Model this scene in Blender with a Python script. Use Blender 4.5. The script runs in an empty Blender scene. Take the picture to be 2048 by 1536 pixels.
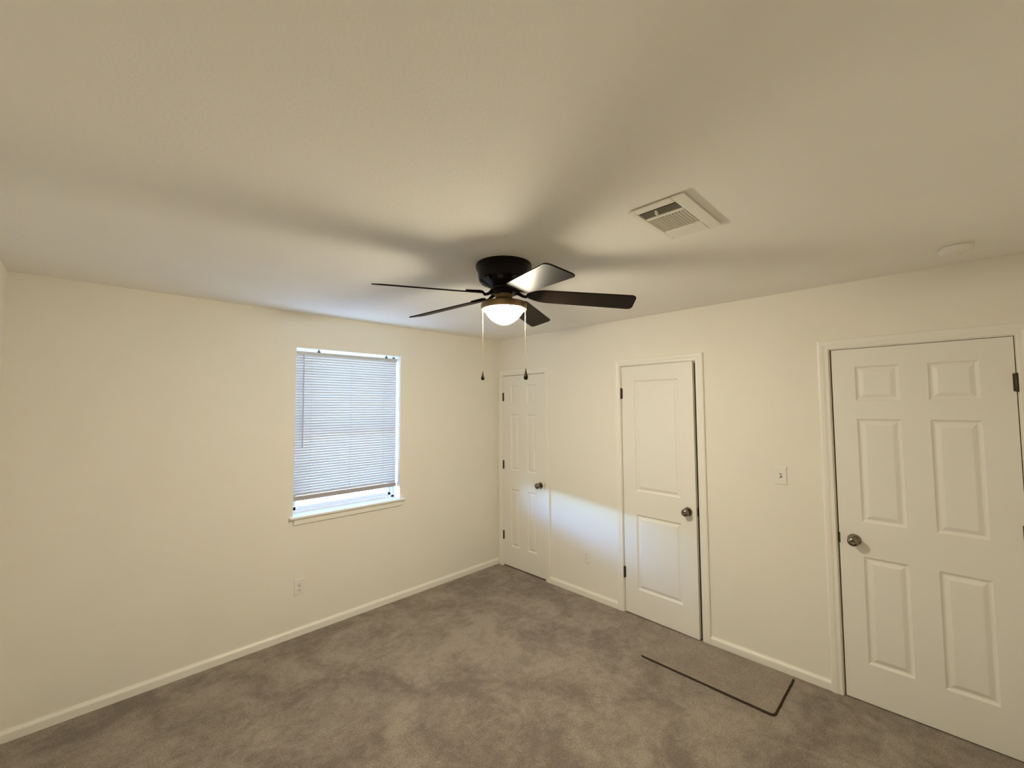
import bpy, bmesh, math, random
from mathutils import Vector, Matrix, Euler
random.seed(7)
S = bpy.context.scene
COL = S.collection
PI = math.pi
R = math.radians

# ---------------------------------------------------------------- camera
cam_d = bpy.data.cameras.new('camera')
cam = bpy.data.objects.new('camera', cam_d)
COL.objects.link(cam)
cam_d.sensor_fit = 'HORIZONTAL'
cam_d.sensor_width = 36.0
cam_d.lens = 842.204 / 2048 * 36.0
cam_d.clip_start = 0.02
yaw, pit, rol = 0.78038, 0.052932, -0.005743
f_ = Vector((math.sin(yaw)*math.cos(pit), math.cos(yaw)*math.cos(pit), math.sin(pit)))
r_ = Vector((math.cos(yaw), -math.sin(yaw), 0))
u_ = r_.cross(f_)
r2 = r_*math.cos(rol) + u_*math.sin(rol)
u2 = -r_*math.sin(rol) + u_*math.cos(rol)
M = Matrix((r2, u2, -f_)).transposed().to_4x4()
M.translation = Vector((-3.19356, -3.44745, 1.70705))
cam.matrix_world = M
S.camera = cam

# ---------------------------------------------------------------- world, daylight, exposure
S.view_settings.view_transform = 'Standard'
S.view_settings.look = 'None'
S.view_settings.gamma = 1.0
S.view_settings.use_curve_mapping = False
S.view_settings.exposure = 0.0
try:
    S.cycles.use_denoising = True
    S.cycles.max_bounces = 14
    S.cycles.diffuse_bounces = 8
    S.cycles.transmission_bounces = 8
    S.cycles.transparent_max_bounces = 16
    S.cycles.sample_clamp_indirect = 8.0
except Exception:
    pass
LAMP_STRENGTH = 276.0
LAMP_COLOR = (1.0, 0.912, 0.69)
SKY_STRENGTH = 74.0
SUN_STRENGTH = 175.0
world = bpy.data.worlds.new('sky')
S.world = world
world.use_nodes = True
wn, wl = world.node_tree.nodes, world.node_tree.links
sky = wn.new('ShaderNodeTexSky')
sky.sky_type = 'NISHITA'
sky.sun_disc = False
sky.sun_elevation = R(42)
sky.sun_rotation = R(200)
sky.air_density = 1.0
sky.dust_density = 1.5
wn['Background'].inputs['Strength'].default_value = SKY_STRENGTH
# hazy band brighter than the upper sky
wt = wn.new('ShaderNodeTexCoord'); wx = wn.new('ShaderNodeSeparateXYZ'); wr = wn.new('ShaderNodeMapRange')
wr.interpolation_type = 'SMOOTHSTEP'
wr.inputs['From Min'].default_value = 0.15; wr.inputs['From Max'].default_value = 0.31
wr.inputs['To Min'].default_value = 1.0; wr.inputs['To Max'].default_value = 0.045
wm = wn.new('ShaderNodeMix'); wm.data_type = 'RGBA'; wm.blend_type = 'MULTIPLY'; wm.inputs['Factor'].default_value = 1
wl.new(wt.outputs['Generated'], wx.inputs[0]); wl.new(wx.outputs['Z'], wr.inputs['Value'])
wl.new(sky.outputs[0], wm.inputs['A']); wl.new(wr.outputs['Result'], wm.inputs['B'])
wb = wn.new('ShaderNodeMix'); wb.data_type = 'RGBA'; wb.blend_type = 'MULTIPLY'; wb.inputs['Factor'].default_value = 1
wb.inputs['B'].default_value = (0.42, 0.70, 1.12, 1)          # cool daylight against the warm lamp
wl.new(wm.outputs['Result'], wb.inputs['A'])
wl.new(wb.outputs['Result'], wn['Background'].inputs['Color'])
# high sun on the yard; an added eave keeps it off the window itself
sun_d = bpy.data.lights.new('sun', 'SUN')
sun_d.energy = SUN_STRENGTH; sun_d.angle = R(0.6); sun_d.color = (0.70, 0.80, 1.0)
sun = bpy.data.objects.new('sun', sun_d); COL.objects.link(sun)
sun.location = (-1, 6, 12)
sun.rotation_euler = (R(-18), R(6), 0)
# light portal filling the window opening: helps the sampler find the sky
por_d = bpy.data.lights.new('window_portal', 'AREA')
por_d.shape = 'RECTANGLE'; por_d.size = 0.90; por_d.size_y = 1.29
por = bpy.data.objects.new('window_portal', por_d); COL.objects.link(por)
por.location = (-1.66, 0.20, 1.53); por.rotation_euler = (R(-90), 0, 0)
por_d.cycles.is_portal = True

# ---------------------------------------------------------------- materials
def mat(name, color, rough=0.6, metal=0.0, spec=0.5, bump=0.0, bscale=200.0, var=0.0, vscale=3.0, bdist=0.002):
    m = bpy.data.materials.new(name)
    m.use_nodes = True
    n, l = m.node_tree.nodes, m.node_tree.links
    b = n['Principled BSDF']
    b.inputs['Base Color'].default_value = (*color, 1)
    b.inputs['Roughness'].default_value = rough
    b.inputs['Metallic'].default_value = metal
    b.inputs['Specular IOR Level'].default_value = spec
    tc = n.new('ShaderNodeTexCoord')
    if var > 0:
        nz = n.new('ShaderNodeTexNoise'); nz.inputs['Scale'].default_value = vscale
        nz.inputs['Detail'].default_value = 4
        mr = n.new('ShaderNodeMapRange')
        mr.inputs['From Min'].default_value = 0.3; mr.inputs['From Max'].default_value = 0.7
        mr.inputs['To Min'].default_value = 1 - var; mr.inputs['To Max'].default_value = 1 + var
        mx = n.new('ShaderNodeMix'); mx.data_type = 'RGBA'; mx.blend_type = 'MULTIPLY'
        mx.inputs['Factor'].default_value = 1
        mx.inputs['A'].default_value = (*color, 1)
        l.new(tc.outputs['Object'], nz.inputs['Vector'])
        l.new(nz.outputs['Fac'], mr.inputs['Value'])
        l.new(mr.outputs['Result'], mx.inputs['B'])
        l.new(mx.outputs['Result'], b.inputs['Base Color'])
    if bump > 0:
        nb = n.new('ShaderNodeTexNoise'); nb.inputs['Scale'].default_value = bscale
        nb.inputs['Detail'].default_value = 3
        bp = n.new('ShaderNodeBump'); bp.inputs['Strength'].default_value = bump
        bp.inputs['Distance'].default_value = bdist
        l.new(tc.outputs['Object'], nb.inputs['Vector'])
        l.new(nb.outputs['Fac'], bp.inputs['Height'])
        l.new(bp.outputs['Normal'], b.inputs['Normal'])
    return m

WALL = mat('wall_paint', (0.82, 0.79, 0.715), 0.65, spec=0.25, bump=0.12, bscale=140, var=0.012, vscale=2.5)
CEIL = mat('ceiling_paint', (0.87, 0.85, 0.81), 0.85, spec=0.15, bump=0.35, bscale=110, var=0.012, vscale=3)
TRIM = mat('trim_paint', (0.84, 0.82, 0.76), 0.38, spec=0.45)
DOORM = mat('door_paint', (0.82, 0.80, 0.75), 0.42, spec=0.4, bump=0.04, bscale=60)
NICKEL = mat('satin_nickel', (0.24, 0.21, 0.17), 0.17, metal=1.0)
BRONZE = mat('dark_hinge_bronze', (0.07, 0.055, 0.035), 0.42, metal=0.6)
DARKM = mat('fan_espresso_metal', (0.008, 0.005, 0.004), 0.34, spec=0.13)
BLADE = mat('fan_espresso_blade', (0.013, 0.008, 0.006), 0.47, spec=0.06, var=0.15, vscale=14)
PLASTIC = mat('white_plastic', (0.80, 0.78, 0.74), 0.35, spec=0.5)
SLOT = mat('dark_slot', (0.03, 0.025, 0.02), 0.6)
DUCT = mat('duct_dark', (0.05, 0.042, 0.033), 0.8)
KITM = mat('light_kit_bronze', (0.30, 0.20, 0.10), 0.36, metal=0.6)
VENTM = mat('vent_enamel', (0.80, 0.77, 0.70), 0.45)
HEADR = mat('headrail_enamel', (0.50, 0.50, 0.49), 0.45)
VINYL = mat('window_vinyl', (0.78, 0.80, 0.82), 0.35)
CHAIN = mat('pull_chain_brass', (0.80, 0.66, 0.38), 0.3, metal=1.0)
FOB = mat('dark_wood_fob', (0.010, 0.006, 0.005), 0.5, spec=0.15)
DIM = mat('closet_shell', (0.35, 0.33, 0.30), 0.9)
ADDED_EAVE = mat('added_eave_dark', (0.07, 0.05, 0.035), 0.8)  # dark, so the added eave bounces little light to the sill
RAILM = mat('bottom_rail_vinyl', (0.40, 0.355, 0.345), 0.45)
GROUND = mat('yard_ground', (0.36, 0.37, 0.36), 0.95, var=0.35, vscale=2.2)
ADDED_HEDGE = mat('added_hedge', (0.10, 0.12, 0.06), 0.95, var=0.4, vscale=3)  # for the unseen hedge added against low sky light

def carpet_mat(name, base, hi):
    m = bpy.data.materials.new(name); m.use_nodes = True
    n, l = m.node_tree.nodes, m.node_tree.links
    b = n['Principled BSDF']
    b.inputs['Roughness'].default_value = 0.95
    b.inputs['Specular IOR Level'].default_value = 0.1
    b.inputs['Sheen Weight'].default_value = 0.15
    tc = n.new('ShaderNodeTexCoord')
    def noise(sc, det, rough=0.55, dist=0.0):
        z = n.new('ShaderNodeTexNoise'); z.inputs['Scale'].default_value = sc
        z.inputs['Detail'].default_value = det; z.inputs['Roughness'].default_value = rough
        z.inputs['Distortion'].default_value = dist
        l.new(tc.outputs['Object'], z.inputs['Vector']); return z
    def ramp(src, a, c, lo, hi_):
        mr = n.new('ShaderNodeMapRange'); mr.clamp = True
        mr.inputs['From Min'].default_value = a; mr.inputs['From Max'].default_value = c
        mr.inputs['To Min'].default_value = lo; mr.inputs['To Max'].default_value = hi_
        l.new(src, mr.inputs['Value']); return mr.outputs['Result']
    big = noise(2.6, 5, 0.6, 0.8)          # brushed pile: patches leaning one way or the other
    mid = noise(17, 6, 0.68, 0.4)
    fine = noise(120, 4, 0.75)
    f1 = ramp(big.outputs['Fac'], 0.36, 0.64, 0.0, 1.0)
    f2 = ramp(mid.outputs['Fac'], 0.3, 0.7, -0.42, 0.42)
    ad = n.new('ShaderNodeMath'); ad.operation = 'ADD'; ad.use_clamp = True
    l.new(f1, ad.inputs[0]); l.new(f2, ad.inputs[1])
    mx = n.new('ShaderNodeMix'); mx.data_type = 'RGBA'
    mx.inputs['A'].default_value = (*base, 1); mx.inputs['B'].default_value = (*hi, 1)
    l.new(ad.outputs[0], mx.inputs['Factor'])
    m2 = n.new('ShaderNodeMix'); m2.data_type = 'RGBA'; m2.blend_type = 'MULTIPLY'; m2.inputs['Factor'].default_value = 1
    l.new(mx.outputs['Result'], m2.inputs['A'])
    l.new(ramp(fine.outputs['Fac'], 0.3, 0.7, 0.58, 1.42), m2.inputs['B'])
    l.new(m2.outputs['Result'], b.inputs['Base Color'])
    hb = n.new('ShaderNodeMath'); hb.operation = 'ADD'
    l.new(fine.outputs['Fac'], hb.inputs[0]); l.new(mid.outputs['Fac'], hb.inputs[1])
    bp = n.new('ShaderNodeBump'); bp.inputs['Strength'].default_value = 0.8; bp.inputs['Distance'].default_value = 0.008
    l.new(hb.outputs[0], bp.inputs['Height']); l.new(bp.outputs['Normal'], b.inputs['Normal'])
    return m
CARPET = carpet_mat('taupe_carpet', (0.200, 0.160, 0.130), (0.345, 0.288, 0.236))
MATM = carpet_mat('taupe_carpet_offcut', (0.25, 0.202, 0.165), (0.32, 0.265, 0.218))
EDGE = mat('carpet_edge_shade', (0.035, 0.022, 0.013), 0.95, bump=0.5, bscale=150)  # shade of the gap beside the mat, put into the colour

def slat_material():
    m = bpy.data.materials.new('blind_slat_vinyl'); m.use_nodes = True
    n, l = m.node_tree.nodes, m.node_tree.links
    n.remove(n['Principled BSDF'])
    d = n.new('ShaderNodeBsdfDiffuse'); d.inputs['Color'].default_value = (0.60, 0.58, 0.595, 1)
    t = n.new('ShaderNodeBsdfTranslucent'); t.inputs['Color'].default_value = (0.95, 0.90, 0.90, 1)
    mx = n.new('ShaderNodeMixShader'); mx.inputs['Fac'].default_value = 0.014
    l.new(d.outputs[0], mx.inputs[1]); l.new(t.outputs[0], mx.inputs[2])
    l.new(mx.outputs[0], n['Material Output'].inputs['Surface'])
    return m
SLAT = slat_material()
def glass_material():
    m = bpy.data.materials.new('window_glass'); m.use_nodes = True
    n, l = m.node_tree.nodes, m.node_tree.links
    n.remove(n['Principled BSDF'])
    t = n.new('ShaderNodeBsdfTransparent'); t.inputs['Color'].default_value = (0.93, 0.96, 0.97, 1)
    g = n.new('ShaderNodeBsdfGlossy'); g.inputs['Roughness'].default_value = 0.02
    fr = n.new('ShaderNodeFresnel'); fr.inputs['IOR'].default_value = 1.45
    mx = n.new('ShaderNodeMixShader')
    l.new(fr.outputs[0], mx.inputs['Fac']); l.new(t.outputs[0], mx.inputs[1]); l.new(g.outputs[0], mx.inputs[2])
    l.new(mx.outputs[0], n['Material Output'].inputs['Surface'])
    return m
GLASS = glass_material()
def glow_material():
    m = bpy.data.materials.new('lit_frosted_glass'); m.use_nodes = True
    b = m.node_tree.nodes['Principled BSDF']
    b.inputs['Base Color'].default_value = (0.9, 0.86, 0.76, 1)
    b.inputs['Roughness'].default_value = 0.4
    b.inputs['Emission Color'].default_value = (*LAMP_COLOR, 1)
    b.inputs['Emission Strength'].default_value = LAMP_STRENGTH
    return m
GLOW = glow_material()

# ---------------------------------------------------------------- mesh helpers
def obj(name, bm, material, parent=None, smooth=False, bevel=0.0, segs=2):
    bmesh.ops.recalc_face_normals(bm, faces=bm.faces[:])
    me = bpy.data.meshes.new(name)
    bm.to_mesh(me); bm.free()
    if smooth:
        for p in me.polygons: p.use_smooth = True
    o = bpy.data.objects.new(name, me)
    COL.objects.link(o)
    for mm in (material if isinstance(material, (list, tuple)) else [material]):
        me.materials.append(mm)
    if parent: o.parent = parent
    if bevel > 0:
        b = o.modifiers.new('bevel', 'BEVEL'); b.width = bevel; b.segments = segs
        b.limit_method = 'ANGLE'; b.angle_limit = R(40)
    if smooth:
        try:
            me.set_sharp_from_angle(angle=R(38))
        except Exception:
            pass
    return o

def empty(name, loc, rotz=0.0, label=None, cat=None, group=None, kind=None):
    o = bpy.data.objects.new(name, None)
    COL.objects.link(o)
    o.location = loc; o.rotation_euler = (0, 0, rotz)
    o.empty_display_size = 0.05
    tag(o, label, cat, group, kind)
    return o

def tag(o, label=None, cat=None, group=None, kind=None):
    if label: o['label'] = label
    if cat: o['category'] = cat
    if group: o['group'] = group
    if kind: o['kind'] = kind
    return o

def box(bm, x0, x1, y0, y1, z0, z1):
    v = [bm.verts.new((x, y, z)) for z in (z0, z1) for y in (y0, y1) for x in (x0, x1)]
    for q in ((0,2,3,1),(4,5,7,6),(0,1,5,4),(2,6,7,3),(0,4,6,2),(1,3,7,5)):
        bm.faces.new([v[i] for i in q])
    return bm

def boxes(*bs):
    bm = bmesh.new()
    for b in bs: box(bm, *b)
    return bm

def lathe(prof, axis='z', n=48, center=(0,0,0), bm=None):
    bm = bm or bmesh.new()
    c = Vector(center); rings = []
    for r, h in prof:
        if r < 1e-6:
            p = Vector((0,0,h)) if axis == 'z' else Vector((0,h,0))
            rings.append([bm.verts.new(c+p)]); continue
        ring = []
        for i in range(n):
            a = 2*PI*i/n
            p = Vector((r*math.cos(a), r*math.sin(a), h)) if axis == 'z' else Vector((r*math.cos(a), h, r*math.sin(a)))
            ring.append(bm.verts.new(c+p))
        rings.append(ring)
    for a, b in zip(rings, rings[1:]):
        for i in range(n):
            j = (i+1) % n
            if len(a) == 1 and len(b) == 1: continue
            if len(a) == 1: bm.faces.new((a[0], b[i], b[j]))
            elif len(b) == 1: bm.faces.new((a[i], a[j], b[0]))
            else: bm.faces.new((a[i], a[j], b[j], b[i]))
    return bm

def tube(pts, rad, n=10, bm=None):
    bm = bm or bmesh.new()
    pts = [Vector(p) for p in pts]; rings = []
    for i, p in enumerate(pts):
        t = (pts[min(i+1, len(pts)-1)] - pts[max(i-1, 0)]).normalized()
        a = t.cross(Vector((0,0,1)))
        if a.length < 1e-3: a = t.cross(Vector((1,0,0)))
        a.normalize(); b = t.cross(a)
        rr = rad[i] if isinstance(rad, (list, tuple)) else rad
        rings.append([bm.verts.new(p + rr*(math.cos(2*PI*k/n)*a + math.sin(2*PI*k/n)*b)) for k in range(n)])
    for A, B in zip(rings, rings[1:]):
        for k in range(n):
            bm.faces.new((A[k], A[(k+1)%n], B[(k+1)%n], B[k]))
    bm.faces.new(rings[0]); bm.faces.new(rings[-1])
    return bm

def prism(poly, y0, y1, fn):
    """extrude polygon (list of 2D points) from y0 to y1; fn(a, b, y) -> 3D point"""
    bm = bmesh.new()
    A = [bm.verts.new(fn(a, b, y0)) for a, b in poly]
    B = [bm.verts.new(fn(a, b, y1)) for a, b in poly]
    bm.faces.new(A); bm.faces.new(B)
    for i in range(len(poly)):
        j = (i+1) % len(poly)
        bm.faces.new((A[i], A[j], B[j], B[i]))
    return bm

# ---------------------------------------------------------------- room shell
XL, YF, H = -3.548, -3.92, 2.44
XH = 1.15                                   # far side of the closets behind the doors
WX0, WX1, WZ0, WZ1 = -2.108, -1.213, 0.885, 2.171   # window opening
D1 = (-0.684, -0.083)
D2 = (-2.176, -1.546)
D3 = (-3.724, -2.991)
DH = 2.04
def struct(o): o['kind'] = 'structure'; return o

struct(obj('floor', boxes((XL-.14, XH+.1, YF-.14, .18, -.12, 0)), CARPET))
struct(obj('ceiling', boxes((XL-.14, XH+.1, YF-.14, .18, H, H+.12)), CEIL))
struct(obj('wall_back', boxes((XL-.14, WX0, 0, .18, 0, H), (WX1, XH+.1, 0, .18, 0, H),
                              (WX0, WX1, 0, .18, 0, WZ0-.002), (WX0, WX1, 0, .18, WZ1, H)), WALL))
def wall_with_doors():
    bm = bmesh.new()
    ys = [(D1[1], 0), (D2[1], D1[0]), (D3[1], D2[0]), (YF, D3[0])]
    for a, b in ys: box(bm, 0, .115, a, b, 0, H)
    for d in (D1, D2, D3): box(bm, 0, .115, d[0], d[1], DH+.003, H)
    return bm
struct(obj('wall_right', wall_with_doors(), WALL))
struct(obj('wall_left', boxes((XL-.14, XL, YF, 0, 0, H)), WALL))
struct(obj('wall_front', boxes((XL, XH+.1, YF-.14, YF, 0, H)), WALL))
struct(obj('wall_closet', boxes((XH, XH+.1, YF, 0, 0, H), (.115, XH, -1.2, -1.12, 0, H), (.115, XH, -2.6, -2.52, 0, H)), DIM))

# baseboards: small ogee section, 58 mm tall
BP = [(0,0), (.013,0), (.013,.040), (.011,.047), (.006,.054), (.004,.060), (0,.060)]
def baseboard(name, run0, run1, side):
    if side == 'back': fn = lambda a, b, t: (t, -a, b)
    elif side == 'right': fn = lambda a, b, t: (-a, t, b)
    elif side == 'left': fn = lambda a, b, t: (XL+a, t, b)
    else: fn = lambda a, b, t: (t, YF+a, b)
    return struct(obj(name, prism(BP, run0, run1, fn), TRIM))
baseboard('baseboard_back', XL, 0, 'back')
for a, b in ((-1.487, -0.743), (-2.931, -2.234), (YF, -3.785)):
    baseboard('baseboard_right', a, b, 'right')
baseboard('baseboard_left', YF, 0, 'left')
baseboard('baseboard_front', XL, 0, 'front')

# ---------------------------------------------------------------- doors (local x runs along the wall, local +y into the room)
def slab_mesh(w, h, t, panels):
    bm = bmesh.new()
    def V(x, y, z): return bm.verts.new((x, y, z))
    xs = sorted({0, w, *[p[0] for p in panels], *[p[1] for p in panels]})
    zs = sorted({0, h, *[p[2] for p in panels], *[p[3] for p in panels]})
    for i in range(len(xs)-1):
        for j in range(len(zs)-1):
            cx, cz = (xs[i]+xs[i+1])/2, (zs[j]+zs[j+1])/2
            if any(p[0] < cx < p[1] and p[2] < cz < p[3] for p in panels): continue
            bm.faces.new([V(xs[i],0,zs[j]), V(xs[i+1],0,zs[j]), V(xs[i+1],0,zs[j+1]), V(xs[i],0,zs[j+1])])
    prof = [(0,0), (.003,-.0035), (.009,-.0085), (.015,-.0100), (.019,-.0092), (.036,-.0020), (.040,-.0014)]
    for x0, x1, z0, z1 in panels:
        rings = [[V(x0+d, y, z0+d), V(x1-d, y, z0+d), V(x1-d, y, z1-d), V(x0+d, y, z1-d)] for d, y in prof]
        for A, B in zip(rings, rings[1:]):
            for k in range(4): bm.faces.new((A[k], A[(k+1)%4], B[(k+1)%4], B[k]))
        bm.faces.new(rings[-1])
    # edges and back
    for q in (((0,0,0),(w,0,0),(w,-t,0),(0,-t,0)), ((0,0,h),(0,-t,h),(w,-t,h),(w,0,h)),
              ((0,0,0),(0,-t,0),(0,-t,h),(0,0,h)), ((w,0,0),(w,0,h),(w,-t,h),(w,-t,0)),
              ((0,-t,0),(w,-t,0),(w,-t,h),(0,-t,h))):
        bm.faces.new([V(*c) for c in q])
    bmesh.ops.remove_doubles(bm, verts=bm.verts[:], dist=1e-5)
    return bm

def knob(parent, x, z, slab_out=0.0):
    ro = obj('knob_rosette', lathe([(0,.0),(.033,.0),(.033,.003),(.030,.008),(.018,.011),(0,.012)], 'y', 40), NICKEL, None, True)
    kb = obj('doorknob', lathe([(0,.010),(.013,.010),(.012,.022),(.013,.028),(.020,.033),(.0265,.041),(.0285,.050),
                                (.0265,.059),(.020,.0655),(.011,.0685),(.0095,.0675),(0,.0675)], 'y', 40), NICKEL, parent, True)
    kb.location = (x, slab_out, z)
    ro.parent = kb
    return kb

CAS = [(0,0), (0,.009), (.004,.012), (.018,.012), (.030,.016), (.046,.017), (.054,.015), (.057,.011), (.057,0)]
def casing(bm_w, w, clip_right=None, head=DH):
    """three mitred colonial boards round an opening 0..w x 0..head; profile runs outward from a 5 mm reveal"""
    bm = bmesh.new(); g = .004
    loop = []
    for d, y in CAS:
        lo = [(-g-d, y, 0), (-g-d, y, head+g+d), (w+g+d, y, head+g+d), (w+g+d, y, 0)]
        if clip_right is not None:
            lo[2] = (min(lo[2][0], w+clip_right), y, lo[2][2]); lo[3] = (min(lo[3][0], w+clip_right), y, 0)
        loop.append([bm.verts.new(c) for c in lo])
    n = len(loop)
    for i in range(n):
        A, B = loop[i], loop[(i+1) % n]
        for k in range(3): bm.faces.new((A[k], A[k+1], B[k+1], B[k]))
    bm.faces.new([l[0] for l in loop]); bm.faces.new([l[3] for l in loop])
    return bm

def make_door(name, d, panels, hinge_right, gap_h=.003, gap_l=.004, gap_top=.004, gap_bot=.008,
              open_deg=0.0, hinges=(1.81, 1.075, .325), knob_back=.062, clip_right=None, latch=True):
    w = d[1]-d[0]
    root = empty(name, (0, d[0], 0), PI/2, kind='structure')
    obj('door_casing', casing(None, w, clip_right), TRIM, root)
    # jamb lining with stop
    obj('door_jamb', boxes((0, .0005+0.0, -.115, -.0005, 0, DH), (w-.0005, w, -.115, -.0005, 0, DH), (0, w, -.115, -.0005, DH-.0005, DH+.003),
                           *([(0, .014, -.075, -.040, 0, DH)] if hinge_right else [(w-.014, w, -.075, -.040, 0, DH)]),
                           (.014, w-.014, -.075, -.040, DH-.014, DH)), TRIM, root)
    gl, gr = (gap_l, gap_h) if hinge_right else (gap_h, gap_l)
    # local x grows toward the corner; hinge_right means hinges at small local x (right as seen)
    if hinge_right: x0, x1 = gap_h, w-gap_l
    else: x0, x1 = gap_l, w-gap_h
    sw = x1-x0
    sl = obj('door_slab', slab_mesh(sw, DH-gap_top-gap_bot, .035, [(a-x0, b-x0, c-gap_bot, e-gap_bot) for a, b, c, e in panels]), DOORM, root)
    if open_deg:
        # rotate about the hinge edge (large local x)
        a = R(open_deg)
        Mx = Matrix.Translation((x1, 0, 0)) @ Matrix.Rotation(-a, 4, 'Z') @ Matrix.Translation((-x1, 0, 0)) @ Matrix.Translation((x0, 0, gap_bot))
        sl.matrix_local = Mx
    else:
        sl.location = (x0, 0, gap_bot)
    kx = sw-knob_back if hinge_right else knob_back
    kb = knob(sl, kx, .915-gap_bot)
    hx = gap_h/2 if hinge_right else w-gap_h/2
    for z in hinges:
        bm = lathe([(0,-.046),(.0045,-.046),(.0065,-.043),(.0065,.043),(.0045,.046),(0,.046)], 'z', 16, (hx, .0055, z))
        box(bm, hx-.0012, hx+.0012, -.03, .004, z-.044, z+.044)
        box(bm, hx-.012, hx+.012, -.0005, .0012, z-.044, z+.044)
        obj('hinge', bm, BRONZE, root, True)
    if latch:
        lx = (w-gap_l) if hinge_right else gap_l
        obj('latch_plate', boxes((lx-.0006-(.004 if hinge_right else .003), lx+(.003 if hinge_right else .004), -.02, .0015, .885, .945)), BRONZE, root, bevel=.0008)
    return root, sl

def six(cols, zs=((.225,.827),(1.025,1.622),(1.728,1.930))):
    return [(a, b, c, e) for a, b in cols for c, e in zs]
o1 = D1[0]; o2 = D2[0]; o3 = D3[0]
make_door('door_1', D1, six(((-.562-o1, -.440-o1), (-.322-o1, -.200-o1))), False, gap_bot=.014, clip_right=.080)
make_door('door_2', D2, [(-2.048-o2, -1.670-o2, .215, .816), (-2.048-o2, -1.670-o2, 1.006, 1.914)], False,
          gap_l=.013, gap_h=.006, open_deg=2.2, hinges=(1.81, .325), knob_back=.060)
make_door('door_3', D3, six(((-3.603-o3, -3.415-o3), (-3.300-o3, -3.108-o3))), True, gap_l=.008, gap_h=.004, gap_bot=.006, knob_back=.070)

# ---------------------------------------------------------------- window
win = empty('window_1', ((WX0+WX1)/2, 0, WZ0), kind='structure')
def wobj(name, bm, m, parent=None, **k):
    o = obj(name, bm, m, None, **k)
    p = parent or win
    o.parent = p
    o.matrix_parent_inverse = Matrix.Translation(win.location).inverted()
    return o
SY = .115                                   # sash plane
# stool with nosing, rounded front edge
wobj('window_sill',
     boxes((WX0-.026, WX1+.042, -.028, 0, WZ0-.018, WZ0), (WX0, WX1, -.001, .18, WZ0-.018, WZ0)), TRIM, bevel=.004)
wobj('window_apron', boxes((WX0+.004, WX1+.018, -.012, 0, .822, WZ0-.018)), TRIM, bevel=.003)
# drywall reveals
wobj('window_reveal', boxes((WX0, WX0+.002, 0, .18, WZ0, WZ1), (WX1-.002, WX1, 0, .18, WZ0, WZ1), (WX0, WX1, 0, .18, WZ1-.002, WZ1)), TRIM)
# vinyl frame, two sashes
fx0, fx1, fz0, fz1 = WX0+.002, WX1-.002, WZ0, WZ1-.002
wobj('window_frame', boxes((fx0, fx0+.028, SY-.012, SY+.06, fz0, fz1), (fx1-.028, fx1, SY-.012, SY+.06, fz0, fz1),
                           (fx0, fx1, SY-.012, SY+.06, fz1-.028, fz1), (fx0, fx1, SY-.012, SY+.06, fz0, fz0+.022)), VINYL, bevel=.003)
zm = 1.515
def sash(z0, z1, y):
    a, b, t = fx0+.028, fx1-.028, .026
    s = wobj('sash', boxes((a, a+t, y, y+.025, z0, z1), (b-t, b, y, y+.025, z0, z1), (a, b, y, y+.025, z0, z0+t), (a, b, y, y+.025, z1-t, z1)), VINYL, bevel=.002)
    mb = bmesh.new()
    for k in (1, 2):
        x = a+t+(b-a-2*t)*k/3
        box(mb, x-.007, x+.007, y+.008, y+.018, z0+t, z1-t)
    zc = (z0+z1)/2
    box(mb, a+t, b-t, y+.008, y+.018, zc-.007, zc+.007)
    wobj('muntins', mb, VINYL, s)
    wobj('pane', boxes((a+t, b-t, y+.0115, y+.0145, z0+t, z1-t)), GLASS, s)
    return s
sash(fz0+.022, zm+.016, SY)
sash(zm-.016, fz1-.028, SY+.027)

# ---------------------------------------------------------------- mini blind hung in the window recess
BY = .052
bx0, bx1 = WX0+.006, WX1-.012
bl = empty('window_blind', ((bx0+bx1)/2, BY, 1.01),
           label='white mini blind lowered almost to the sill, backlit by bluish daylight, in the wall window', cat='blind')
def bobj(name, bm, m, parent=None, **k):
    o = obj(name, bm, m, None, **k); o.parent = parent or bl
    o.matrix_parent_inverse = Matrix.Translation(bl.location).inverted()
    return o
hz1 = WZ1-.023
bobj('headrail', boxes((bx0, bx1, BY-.013, BY+.013, hz1-.028, hz1)), HEADR, bevel=.002)
sb = bmesh.new()
zt, zb = hz1-.037, 1.038
ns = int(round((zt-zb)/.0208))
til = R(70)
for i in range(ns+1):
    z = zb + (zt-zb)*i/ns
    n = 5; rows = []
    for k in range(n):
        s = (k/(n-1)-.5)*.025
        crown = .0016*(1-(2*k/(n-1)-1)**2)
        # inner (room side) edge up
        y = -s*math.cos(til)*1.0 - crown*math.sin(til)
        zz = s*math.sin(til) - crown*math.cos(til)*0
        rows.append((sb.verts.new((bx0+.003, BY+y, z+zz)), sb.verts.new((bx1-.003, BY+y, z+zz))))
    for A, B in zip(rows, rows[1:]): sb.faces.new((A[0], A[1], B[1], B[0]))
so = bobj('slats', sb, SLAT, smooth=True)
bobj('bottom_rail', boxes((bx0+.002, bx1-.002, BY-.012, BY+.012, .989, 1.025)), RAILM, bevel=.004)
for x in (-1.975, -1.655, -1.355):
    bobj('ladder_cord', boxes((x-.0007, x+.0007, BY-.0075, BY-.0065, 1.01, hz1-.028), (x-.0007, x+.0007, BY+.0065, BY+.0075, 1.01, hz1-.028)), SLAT)
bobj('tilt_wand', tube([(-2.040, BY-.020, hz1-.030), (-2.040, BY-.021, 2.09), (-2.040, BY-.022, 1.40)], .0042, 8), HEADR, smooth=True)
for x in (-1.925, -1.335):
    bobj('mounting_clip', boxes((x-.012, x+.012, BY-.013, BY-.009, hz1-.002, hz1+.009), (x-.005, x+.005, BY-.011, BY-.009, hz1, hz1+.0215)), SLOT)

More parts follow.
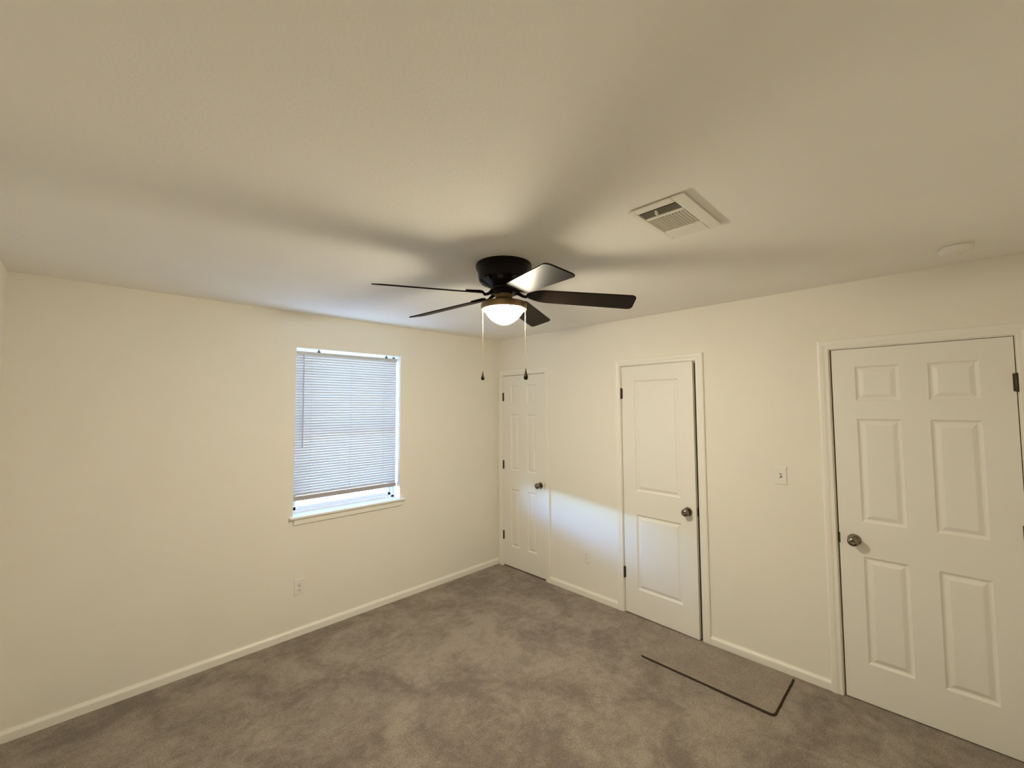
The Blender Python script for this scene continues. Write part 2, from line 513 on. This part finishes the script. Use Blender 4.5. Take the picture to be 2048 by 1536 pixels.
# ---------------------------------------------------------------- outside: ground seen through the gap; unseen eave and hedge added to shape daylight
struct(obj('ground', boxes((-30, 30, .3, 60, -.45, -.40)), GROUND))
struct(obj('sun_blocker_eave', boxes((XL-1, XH+1, .18, .80, 2.46, 2.52)), ADDED_EAVE))  # unseen eave, added to block the sun from the window
struct(obj('sky_blocker_hedge', boxes((-40, -13.5, 14, 15, -.40, 2.3), (-13.5, 30, 14, 15, -.40, 6.5)), ADDED_HEDGE))  # unseen hedge, added and stepped in height to limit the sky light

# ---------------------------------------------------------------- ceiling fan
FX, FY = -1.705, -1.888
fan = empty('ceiling_fan', (FX, FY, H), label='dark five-blade hugger ceiling fan with a lit glass bowl, hung mid ceiling', cat='ceiling fan')
def fz(z): return z-H
house = [(0,0),(.143,0),(.145,-.006),(.145,-.020),(.139,-.024),(.139,-.032),(.135,-.036),(.131,-.075),(.127,-.084),
         (.100,-.102),(.082,-.113),(.066,-.122),(.064,-.132),(0,-.133)]
hs = obj('motor_housing', lathe(house, 'z', 72), DARKM, fan, True)
for k in range(10):
    a = 2*PI*k/10 + R(218)
    c, sn = math.cos(a), math.sin(a)
    vb = bmesh.new(); t = .013; pts = []
    for r, z, sg in ((.1262, -.0865, -1), (.1262, -.0865, 1), (.1085, -.0985, 1), (.1085, -.0985, -1)):
        pts.append(vb.verts.new((r*c - sg*t*sn, r*sn + sg*t*c, z-.0012)))
    pts2 = [vb.verts.new(p.co + Vector((-.004*c, -.004*sn, .004))) for p in pts]
    vb.faces.new(pts); vb.faces.new(pts2)
    for i in range(4): vb.faces.new((pts[i], pts[(i+1)%4], pts2[(i+1)%4], pts2[i]))
    obj('vent_slot', vb, SLOT, hs)
# flywheel under the motor
obj('flywheel', lathe([(0,-.133),(.072,-.133),(.075,-.137),(.075,-.148),(.070,-.152),(0,-.152)], 'z', 48), DARKM, fan, True)
# switch cup, neck and pan of the light kit
pan = [(0,-.152),(.040,-.152),(.045,-.156),(.0445,-.172),(.050,-.182),(.068,-.190),(.098,-.196),(.114,-.201),(.1185,-.207),
       (.1185,-.230),(.1172,-.235),(.1110,-.236),(.1050,-.227),(.1050,-.215),(0,-.215)]
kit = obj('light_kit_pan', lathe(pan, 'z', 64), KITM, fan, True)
bowl = [(.1020,-.222)] + [(.1020*(1-t**1.5)**.58, -.229-.084*t) for t in (0,.04,.09,.15,.22,.3,.39,.48,.57,.66,.75,.83,.9,.95,.98,.995)] + [(0,-.313)]
obj('glass_bowl', lathe(bowl, 'z', 64), GLOW, fan, True)

def blade_outline():
    r0, r1 = .135, .665
    pts = []
    def hw(r):
        if r < r0+.085:
            t = (r-r0)/.085
            return .030 + (.062-.030)*math.sin(t*PI/2)**.9
        return .062 + .007*(r-r0-.085)/(r1-r0-.085)
    N = 22
    up = []
    for i in range(N+1):
        r = r0 + (r1-r0-.028)*i/N
        up.append((r, hw(r)))
    cx, cy, cr = r1-.028, hw(r1)-.028, .028
    for i in range(1, 7):
        a = PI/2*(1-i/6)
        up.append((cx+cr*math.cos(a), cy+cr*math.sin(a)))
    # rounded root
    root = [(r0-.016, .014), (r0-.009, .023)]
    up = root + up
    return up + [(x, -y) for x, y in reversed(up)]
BO = blade_outline()
rr_, ff_ = Vector((math.cos(yaw), -math.sin(yaw), 0)), Vector((math.sin(yaw), math.cos(yaw), 0))
ZR = 2.276
PITCH = 14.5
for ang, zt_ in ((-4, 2.228), (69, 2.255), (145, 2.255), (214, 2.235), (290, 2.213)):
    a = R(ang)
    d = math.cos(a)*rr_ + math.sin(a)*ff_
    droop = math.atan2(ZR-zt_, .53)
    ex = (d*math.cos(droop) + Vector((0,0,-math.sin(droop)))).normalized()
    side = Vector((0,0,1)).cross(d)                     # counter-clockwise side
    up = ex.cross(side).normalized()
    pr = R(PITCH)
    ey = side*math.cos(pr) - up*math.sin(pr)            # ccw side goes down, cw side up
    ez = ex.cross(ey).normalized()
    base = Vector((0, 0, fz(ZR))) + d*.135 - ex*.135
    def P(x, y, z): return base + ex*x + ey*y + ez*z
    bm = prism(BO, -.003, .003, lambda x, y, z: P(x, y, z))
    b = obj('fan_blade', bm, BLADE, fan, bevel=.0012)
    # iron: curved arm from the flywheel to a three-lobed plate screwed under the blade
    ib = bmesh.new()
    def Q(r, z): return d*r + Vector((0, 0, fz(z)))
    tube([Q(.060, 2.294), Q(.080, 2.286), Q(.098, 2.2745), Q(.115, 2.270), P(.128, 0, .005), P(.160, 0, .007)], [.010, .009, .008, .008, .007, .006], 10, ib)
    for s in (-1, 0, 1):
        tube([P(.140, 0, .007), P(.165, .014*s, .0065), P(.200 if s else .222, .027*s, .0060)], [.007, .006, .0045], 8, ib)
    obj('blade_iron', ib, DARKM, b, True)

# pull chains at the two sides of the pan (along the view's left and right)
for s, x_off, ztop, zbot in ((-1, .1080, 2.210, 1.873), (1, .1090, 2.214, 1.880)):
    c = rr_*(s*x_off) + ff_*(-.035)
    cb = tube([c + Vector((0,0,fz(ztop))), c + Vector((0,0,fz((ztop+zbot)/2))), c + Vector((0,0,fz(zbot)))], .0013, 8)
    zz = ztop - .12
    lathe([(0,.004),(.003,.003),(.003,-.003),(0,-.004)], 'z', 12, tuple(c + Vector((0,0,fz(zz)))), cb)
    ch = obj('pull_chain', cb, CHAIN, fan, True)
    q = 1.15 if s > 0 else .9
    fb = [(r*q, z*q) for r, z in [(0,.026),(.0018,.025),(.0025,.016),(.0055,.004),(.0085,-.006),(.0098,-.013),(.0085,-.020),(.005,-.0235),(0,-.0245)]]
    obj('chain_fob', lathe(fb, 'z', 24, tuple(c + Vector((0,0,fz(zbot-.012))))), FOB, ch, True)

# ---------------------------------------------------------------- ceiling air register
vx0, vx1, vy0, vy1 = -1.786, -1.418, -2.866, -2.652
vent = empty('air_vent', ((vx0+vx1)/2, (vy0+vy1)/2, H), label='white three-way ceiling air register with one bank of dark louvres', cat='air vent')
def vobj(name, bm, m, parent=None, **k):
    o = obj(name, bm, m, None, **k); o.parent = parent or vent
    o.matrix_parent_inverse = Matrix.Translation(vent.location).inverted()
    return o
ox0, ox1, oy0, oy1 = -1.745, -1.455, -2.818, -2.672
zf = H-.009
vobj('vent_frame', boxes((vx0, vx1, vy0, oy0, zf, H-.003), (vx0, vx1, oy1, vy1, zf, H-.003), (vx0, ox0, oy0, oy1, zf, H-.003), (ox1, vx1, oy0, oy1, zf, H-.003),
                         (-1.684, -1.664, oy0, oy1, zf, H-.003), (-1.526, -1.512, oy0, oy1, zf, H-.003)), VENTM, bevel=.003)
vobj('duct_opening', boxes((ox0, ox1, oy0, oy1, H-.003, H-.0005)), DUCT)
def louvre(bm, p0, p1, tilt, w=.011, t=.0010):
    """thin blade from p0 to p1 (2D), leaning by tilt to its left"""
    p0, p1 = Vector((*p0, 0)), Vector((*p1, 0))
    dr = (p1-p0).normalized(); nn = Vector((-dr.y, dr.x, 0))
    ax = nn*math.sin(tilt) + Vector((0,0,1))*math.cos(tilt); th = dr.cross(ax)*t
    q = []
    for p in (p0, p1):
        for s in (-.5, .5):
            for e in (-.5, .5):
                q.append(bm.verts.new(p + Vector((0,0,H-.0085)) + ax*(w*s*.62) + th*e))
    for f in ((0,1,3,2),(4,6,7,5),(0,4,5,1),(2,3,7,6),(0,2,6,4),(1,5,7,3)): bm.faces.new([q[i] for i in f])
lb = bmesh.new()
for i in range(6):
    x = -1.741 + (.057)*(i+.5)/6
    louvre(lb, (x, oy0), (x, oy1), R(-64), w=.011)
vobj('louvre_bank', lb, VENTM)
lb = bmesh.new()
for i in range(12):
    y = oy0 + (oy1-oy0)*(i+.5)/12
    louvre(lb, (-1.664, y), (-1.526, y), R(-52), w=.013)
vobj('louvre_bank', lb, VENTM)
lb = bmesh.new()
for i in range(6):
    x = -1.512 + (.057)*(i+.5)/6
    louvre(lb, (x, oy0), (x, oy1), R(58), w=.016)
vobj('louvre_bank', lb, VENTM)
vobj('damper_lever', boxes((-1.738, -1.722, -2.742, -2.736, H-.024, H-.010)), VENTM, bevel=.001)

# ---------------------------------------------------------------- smoke detector
sd = empty('smoke_detector', (-.375, -3.535, H), label='round white smoke detector on the ceiling above the six-panel door by the light switch', cat='smoke detector')
obj('base_ring', lathe([(0,0),(.062,0),(.062,-.006),(.059,-.0075),(0,-.0075)], 'z', 56), PLASTIC, sd, True)
obj('cover', lathe([(0,-.009),(.060,-.009),(.060,-.018),(.056,-.028),(.046,-.035),(.030,-.038),(0,-.039)], 'z', 56), PLASTIC, sd, True)
obj('sensor_slot', lathe([(0,-.007),(.0565,-.007),(.0565,-.0095),(0,-.0095)], 'z', 48), SLOT, sd, True)
obj('test_button', lathe([(0,-.038),(.010,-.038),(.010,-.0395),(.008,-.041),(0,-.041)], 'z', 24, (.018, -.012, 0)), PLASTIC, sd, True)

# ---------------------------------------------------------------- outlets and switch (local +y into the room)
def wall_outlet(loc, rotz, label):
    o = empty('wall_outlet', loc, rotz, label, 'outlet', 'wall outlets')
    obj('cover_plate', boxes((-.035, .035, 0, .005, -.0575, .0575)), PLASTIC, o, bevel=.003)
    for z in (.0195, -.0195):
        bm = lathe([(0,.004),(.0165,.004),(.0165,.0062),(.0155,.0068),(0,.0068)], 'y', 32, (0, 0, z))
        rc = obj('receptacle', bm, PLASTIC, o, True)
        obj('socket_slots', boxes((-.0075, -.0050, .0066, .0071, z-.001, z+.008), (.0050, .0075, .0066, .0071, z+.001, z+.008), (-.0022, .0022, .0066, .0071, z-.0105, z-.0060)), SLOT, rc)
    obj('plate_screw', lathe([(0,.0048),(.0032,.0048),(.0028,.006),(0,.0063)], 'y', 16), NICKEL, o, True)
    return o
wall_outlet((-2.052, 0, .357), PI, 'white duplex outlet low on the window wall, left below the sill')
wall_outlet((0, -1.163, .358), PI/2, 'white duplex outlet low on the wall between the two narrow closet doors')
sw = empty('light_switch', (0, -2.706, 1.247), PI/2, 'white toggle light switch on the wall beside the widest six-panel door', 'light switch')
obj('cover_plate', boxes((-.035, .035, 0, .006, -.0575, .0575)), PLASTIC, sw, bevel=.003)
tb = boxes((-.005, .005, 0, .016, -.011, .003))
tg = obj('toggle', tb, PLASTIC, sw, bevel=.002); tg.rotation_euler = (R(-18), 0, 0); tg.location = (0, .004, .006)
obj('toggle_slot', boxes((-.006, .006, .0055, .0064, -.013, .013)), SLOT, sw)
for z in (.030, -.030):
    obj('plate_screw', lathe([(0,.0055),(.0030,.0055),(.0026,.007),(0,.0073)], 'y', 16, (0, 0, z)), PLASTIC, sw, True)

# ---------------------------------------------------------------- loose carpet piece by the wall
mx0, mx1, my0, my1 = -.490, -.030, -2.745, -1.945
def rrect(x0, x1, y0, y1, r, n=6):
    pts = []
    for cx, cy, a0 in ((x1-r, y1-r, 0), (x0+r, y1-r, 90), (x0+r, y0+r, 180), (x1-r, y0+r, 270)):
        for i in range(n+1):
            a = R(a0+90*i/n); pts.append((cx+r*math.cos(a), cy+r*math.sin(a)))
    return pts
mo = obj('carpet_mat', prism(rrect(mx0, mx1, my0, my1, .025), .001, .010, lambda x, y, z: (x, y, z)), MATM, bevel=.003)
tag(mo, 'flat rectangular taupe carpet piece with gap shade painted dark along two edges on the carpet below the light switch', 'mat')
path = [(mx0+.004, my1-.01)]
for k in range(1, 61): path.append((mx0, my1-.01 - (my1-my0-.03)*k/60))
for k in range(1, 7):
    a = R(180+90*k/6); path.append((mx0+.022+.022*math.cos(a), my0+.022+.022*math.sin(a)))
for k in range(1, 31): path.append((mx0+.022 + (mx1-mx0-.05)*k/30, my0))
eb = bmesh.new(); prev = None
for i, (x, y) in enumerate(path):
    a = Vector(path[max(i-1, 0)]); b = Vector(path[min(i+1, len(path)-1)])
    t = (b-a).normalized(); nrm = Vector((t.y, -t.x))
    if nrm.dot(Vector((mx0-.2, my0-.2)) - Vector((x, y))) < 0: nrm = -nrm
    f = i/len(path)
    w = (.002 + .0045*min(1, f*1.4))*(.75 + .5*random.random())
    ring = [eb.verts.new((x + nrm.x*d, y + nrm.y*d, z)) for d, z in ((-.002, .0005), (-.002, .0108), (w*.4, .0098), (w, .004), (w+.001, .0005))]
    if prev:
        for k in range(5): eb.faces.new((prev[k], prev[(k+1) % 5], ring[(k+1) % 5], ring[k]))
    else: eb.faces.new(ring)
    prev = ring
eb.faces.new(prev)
obj('edge_gap_shade', eb, EDGE, mo)  # strip coloured dark for the shaded gap along two mat edges
